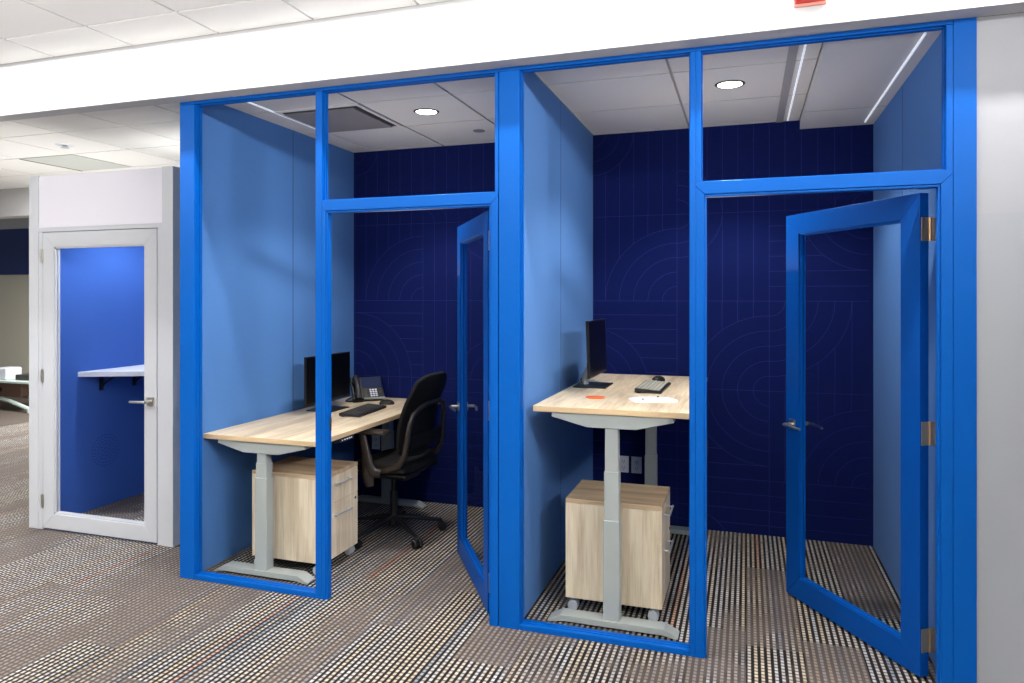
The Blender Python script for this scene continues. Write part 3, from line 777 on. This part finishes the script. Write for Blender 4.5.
# ------------------------------------------------------------------ wall sockets
so = thing('wall_outlet', 'white wall outlet plate behind raised desk, left one of the two', 'outlet', (-0.838, YB, 0.355), group=None)
m = MB(); m.box(-0.037, 0.037, -0.006, 0, 0, 0.118, bev=0.002); m.build('plate', 'white_plastic', so)
for z in (0.036, 0.082):
    m = MB()
    for x in (-0.008, 0.008): m.box(x - 0.0015, x + 0.0015, -0.0075, -0.006, z - 0.005, z + 0.006)
    m.cyl((0, -0.0075, z - 0.012), (0, -0.006, z - 0.012), 0.003, seg=10)
    m.build('socket', 'slot', so)
dup(so, (-0.745, YB, 0.355), 0, 'white wall outlet plate behind raised desk, right one of the two')
dup(so, (-2.845, YB, 0.385), 0, 'white wall outlet plate behind low desk, left one of the two')
dup(so, (-2.728, YB, 0.385), 0, 'white wall outlet plate behind low desk, right one of the two')

# ------------------------------------------------------------------ ceiling fittings
def downlight(label, x, y, z):
    t = thing('ceiling_light', label, 'light', (x, y, z - 0.006))
    m = MB(); n = 40
    for i in range(n):
        a, b = 2 * PI * i / n, 2 * PI * (i + 1) / n
        m.quad([(0.082 * math.cos(a), 0.082 * math.sin(a), 0.006), (0.082 * math.cos(b), 0.082 * math.sin(b), 0.006), (0.072 * math.cos(b), 0.072 * math.sin(b), 0), (0.072 * math.cos(a), 0.072 * math.sin(a), 0)])
        m.quad([(0.072 * math.cos(a), 0.072 * math.sin(a), 0), (0.072 * math.cos(b), 0.072 * math.sin(b), 0), (0.064 * math.cos(b), 0.064 * math.sin(b), 0.004), (0.064 * math.cos(a), 0.064 * math.sin(a), 0.004)])
    m.build('trim_ring', 'vent_dark', t)
    m = MB(); m.cyl((0, 0, 0.0030), (0, 0, 0.005), 0.066, seg=36); m.build('lens', 'lamp', t)
    return t
downlight('round bright recessed downlight in the ceiling above the office chair booth', -1.935, 4.115, CZ)
downlight('round bright recessed downlight in the ceiling above the raised desk booth', -0.085, 4.115, CZ)
v = thing('ceiling_vent', 'square dark grey ceiling return vent in the office chair booth', 'vent', (-2.55, 4.105, CZ))
m = MB()
a = 0.302
for (x0, x1, y0, y1) in ((-a, a, -a, -a + 0.025), (-a, a, a - 0.025, a), (-a, -a + 0.025, -a + 0.025, a - 0.025), (a - 0.025, a, -a + 0.025, a - 0.025)): m.box(x0, x1, y0, y1, -0.008, 0)
m.build('vent_frame', 'tile', v)
m = MB(); m.box(-a + 0.025, a - 0.025, -a + 0.025, a - 0.025, -0.003, -0.001); m.build('vent_slot', 'vent_dark', v)
m = MB(); m.box(-a + 0.03, a - 0.065, -a + 0.065, a - 0.03, -0.013, -0.004, bev=0.002); m.build('vent_face', 'vent_panel', v)
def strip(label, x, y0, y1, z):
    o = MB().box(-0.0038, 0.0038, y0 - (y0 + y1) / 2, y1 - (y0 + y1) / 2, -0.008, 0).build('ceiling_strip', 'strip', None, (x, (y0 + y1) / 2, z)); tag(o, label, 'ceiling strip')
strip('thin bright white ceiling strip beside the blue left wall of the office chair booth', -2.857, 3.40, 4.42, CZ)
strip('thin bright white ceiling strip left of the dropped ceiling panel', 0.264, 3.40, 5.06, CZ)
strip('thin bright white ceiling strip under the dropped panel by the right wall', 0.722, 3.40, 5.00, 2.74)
m = MB()
for x in (0.214,): m.box(x - 0.022, x + 0.022, FB, YB, CZ - 0.004, CZ)
struct('trim_ceiling_channel', m, 'tee')
sp = thing('sprinkler', 'small round grey sprinkler cover in the office chair booth ceiling', 'sprinkler', (-1.80, 4.70, CZ))
m = MB(); m.cyl((0, 0, -0.006), (0, 0, 0), 0.042, seg=28, bev=0.002); m.build('cover_plate', 'vent_panel', sp)
sp = thing('sprinkler', 'chrome sprinkler head on white ceiling tiles above the phone booth', 'sprinkler', (-5.02, 4.13, CZ))
m = MB(); m.cyl((0, 0, -0.008), (0, 0, 0), 0.055, 0.07, 28); m.build('escutcheon', 'white_plastic', sp)
m = MB(); m.cyl((0, 0, -0.022), (0, 0, -0.008), 0.012, seg=14); m.cyl((0, 0, -0.026), (0, 0, -0.022), 0.03, seg=20); m.build('head', 'chrome', sp)
v = thing('ceiling_vent', 'square grey-green flush ceiling vent above the phone booth', 'vent', (-5.60, 4.725, CZ))
m = MB(); m.box(-0.30, 0.30, -0.30, 0.30, -0.004, 0, bev=0.001); m.build('vent_face', 'vent_pale', v)
m = MB(); m.box(-0.30, -0.285, -0.30, 0.30, -0.006, -0.004); m.build('vent_edge', 'vent_dark', v)
# red alarm on the bulkhead
al = thing('fire_alarm', 'red fire alarm on the white bulkhead above the right booth', 'alarm', (0.251, 3.168, 2.820))
m = MB(); m.box(-0.062, 0.062, -0.045, 0, 0.012, 0.135, bev=0.010, seg=3); m.build('body', 'red', al)
m = MB(); m.box(-0.064, 0.064, -0.012, 0, 0.0, 0.14, bev=0.005); m.build('back_plate', 'red_clear', al)

# ------------------------------------------------------------------ far left furniture
ft = thing('side_table', 'pale grey low table with angled legs in the far left background', 'table', (-10.1, 7.5, 0))
MB().box(-1.2, 0.62, -0.25, 0.25, 0.40, 0.43, bev=0.004).build('tabletop', 'pale_leg', ft)
for s in (-1, 1):
    m = MB(); m.tube([(0.62, s * 0.24, 0.05), (0.2, s * 0.2, 0.14), (-0.6, s * 0.05, 0.22)], 0.03, 8); m.cyl((0.62, s * 0.24, 0.0), (0.62, s * 0.24, 0.06), 0.035, seg=14); m.build('leg', 'pale_leg', ft)
m = MB(); m.box(-1.15, 0.40, -0.20, 0.2, 0.20, 0.399, bev=0.01); dr = m.build('drawer_box', 'brown', ft)
m = MB(); m.cyl((0.0, -0.22, 0.30), (0.0, -0.199, 0.30), 0.035, seg=16); m.build('drawer_knob', 'black', dr)
m = MB(); m.box(-0.12, 0.12, -0.12, 0.12, 0, 0.17, bev=0.02); tag(m.build('storage_box', 'white_plastic', None, (-10.15, 7.45, 0.43)), 'small white box on the low table in the far left background', 'box')
m = MB(); m.box(-0.2, 0.2, -0.12, 0.12, 0, 0.08, bev=0.01); tag(m.build('tray', 'dark_grey', None, (-9.72, 7.5, 0.43)), 'dark shallow tray on the far left low table, beside the white box', 'tray')

# repeats share a group
GR = {'desk': 'sit-stand desks in the booths', 'cabinet': 'mobile cabinets beside the desks', 'monitor': 'monitors on the desks', 'keyboard': 'keyboards on the desks',
      'mouse': 'mice on the desks', 'outlet': 'wall outlets on the back walls', 'light': 'recessed booth downlights', 'ceiling strip': 'bright strips in the booth ceilings',
      'vent': 'ceiling vents', 'sprinkler': 'ceiling sprinklers'}
for o in C.objects:
    if o.parent is None and o.get('category') in GR: o['group'] = GR[o['category']]

# ------------------------------------------------------------------ lights
def area(name, loc, sx, sy, power, col=(1, 1, 1), rot=(0, 0, 0)):
    l = bpy.data.lights.new(name, 'AREA'); l.shape = 'RECTANGLE'; l.size = sx; l.size_y = sy; l.energy = power; l.color = col
    o = bpy.data.objects.new(name, l); o.location = loc; o.rotation_euler = rot; C.objects.link(o); return o
def spot(name, loc, power, deg, blend, col=(1, 0.95, 0.88), r=0.06):
    l = bpy.data.lights.new(name, 'SPOT'); l.energy = power; l.spot_size = math.radians(deg); l.spot_blend = blend; l.color = col; l.shadow_soft_size = r
    o = bpy.data.objects.new(name, l); o.location = loc; C.objects.link(o); return o
for x in (-4.2, -1.4, 1.4):      # added unseen lamps aimed up to brighten the front ceiling
    area('ceiling_fill', (x, -0.8, 1.9), 2.4, 0.8, 200, (1.0, 0.985, 0.97), (PI, 0, 0))
sl = area('track_light', (2.3, 0.8, 3.0), 1.5, 0.10, 29, (1.0, 0.98, 0.95))
sl.data.spread = math.radians(70)
sl.rotation_euler = (Vector((-3.0, 3.95, 1.75)) - Vector(sl.location)).to_track_quat('-Z', 'Y').to_euler()
area('ceiling_fill', (-3.3, 1.5, 2.55), 1.6, 0.4, 15, (1.0, 0.985, 0.97), (PI, 0, 0))  # added unseen fill for the left part of the front ceiling
area('office_light', (-5.9, 1.4, 3.03), 1.2, 0.6, 100, (1.0, 0.985, 0.97))
for x in (-4.6, -3.6, -2.6, -1.6, -0.6, 0.4, 1.4, 2.4): area('wall_washer', (x, 3.06, 3.04), 1.0, 0.02, 13, (1.0, 0.985, 0.97))
area('hall_fill', (-6.6, 5.0, 2.78), 0.6, 0.6, 40, (1, 0.98, 0.95))  # added fill lamp for the rear-left area, no fixture
area('hall_fill', (-8.0, 7.0, 2.4), 1.2, 0.6, 190, (1, 0.98, 0.95))  # added fill lamp brightening the far wall, no fixture
area('pod_top_fill', (-4.0, 4.5, 2.5), 1.0, 0.8, 3.5, (1, 0.98, 0.95), (PI, 0, 0))  # added lamp hidden above the pod, lifts the rear ceiling
area('hall_ceiling_fill', (-5.6, 4.6, 1.2), 1.6, 0.8, 26, (1, 0.98, 0.95), (PI, 0, 0))  # added upward fill for the rear-left ceiling
spot('booth_spot', (-1.935, 4.115, CZ - 0.012), 120, 125, 0.45)
spot('booth_spot', (-0.085, 4.115, CZ - 0.012), 120, 125, 0.45)
for x in (-2.1, -0.15): area('booth_fill', (x, 4.2, 1.75), 0.5, 0.5, 4.2, (1, 0.91, 0.82), (PI, 0, 0))  # added upward fill brightening the booth ceilings, no fixture there
spot('pod_spot', (-4.15, 4.30, 2.385), 105, 150, 0.6, (0.92, 0.95, 1.0))

w = bpy.data.worlds.new('World'); bpy.context.scene.world = w; w.use_nodes = True
bg = w.node_tree.nodes['Background']; bg.inputs[0].default_value = (0.92, 0.95, 1.0, 1); bg.inputs[1].default_value = 0.16

# ------------------------------------------------------------------ camera
cd = bpy.data.cameras.new('Camera'); cam = bpy.data.objects.new('Camera', cd); C.objects.link(cam)
cd.sensor_fit = 'HORIZONTAL'; cd.sensor_width = 36.0; cd.lens = 708.0 / 1024 * 36.0
cd.shift_y = -(341.5 - 297.0) / 1024.0
cam.location = (0, 0, 1.618); cam.rotation_euler = (PI / 2, 0, math.atan((746.0 - 512) / 708))
cd.clip_start = 0.05
bpy.context.scene.camera = cam
vs = bpy.context.scene.view_settings
vs.view_transform = 'Standard'; vs.look = 'None'; vs.exposure = 0.0; vs.gamma = 1.0
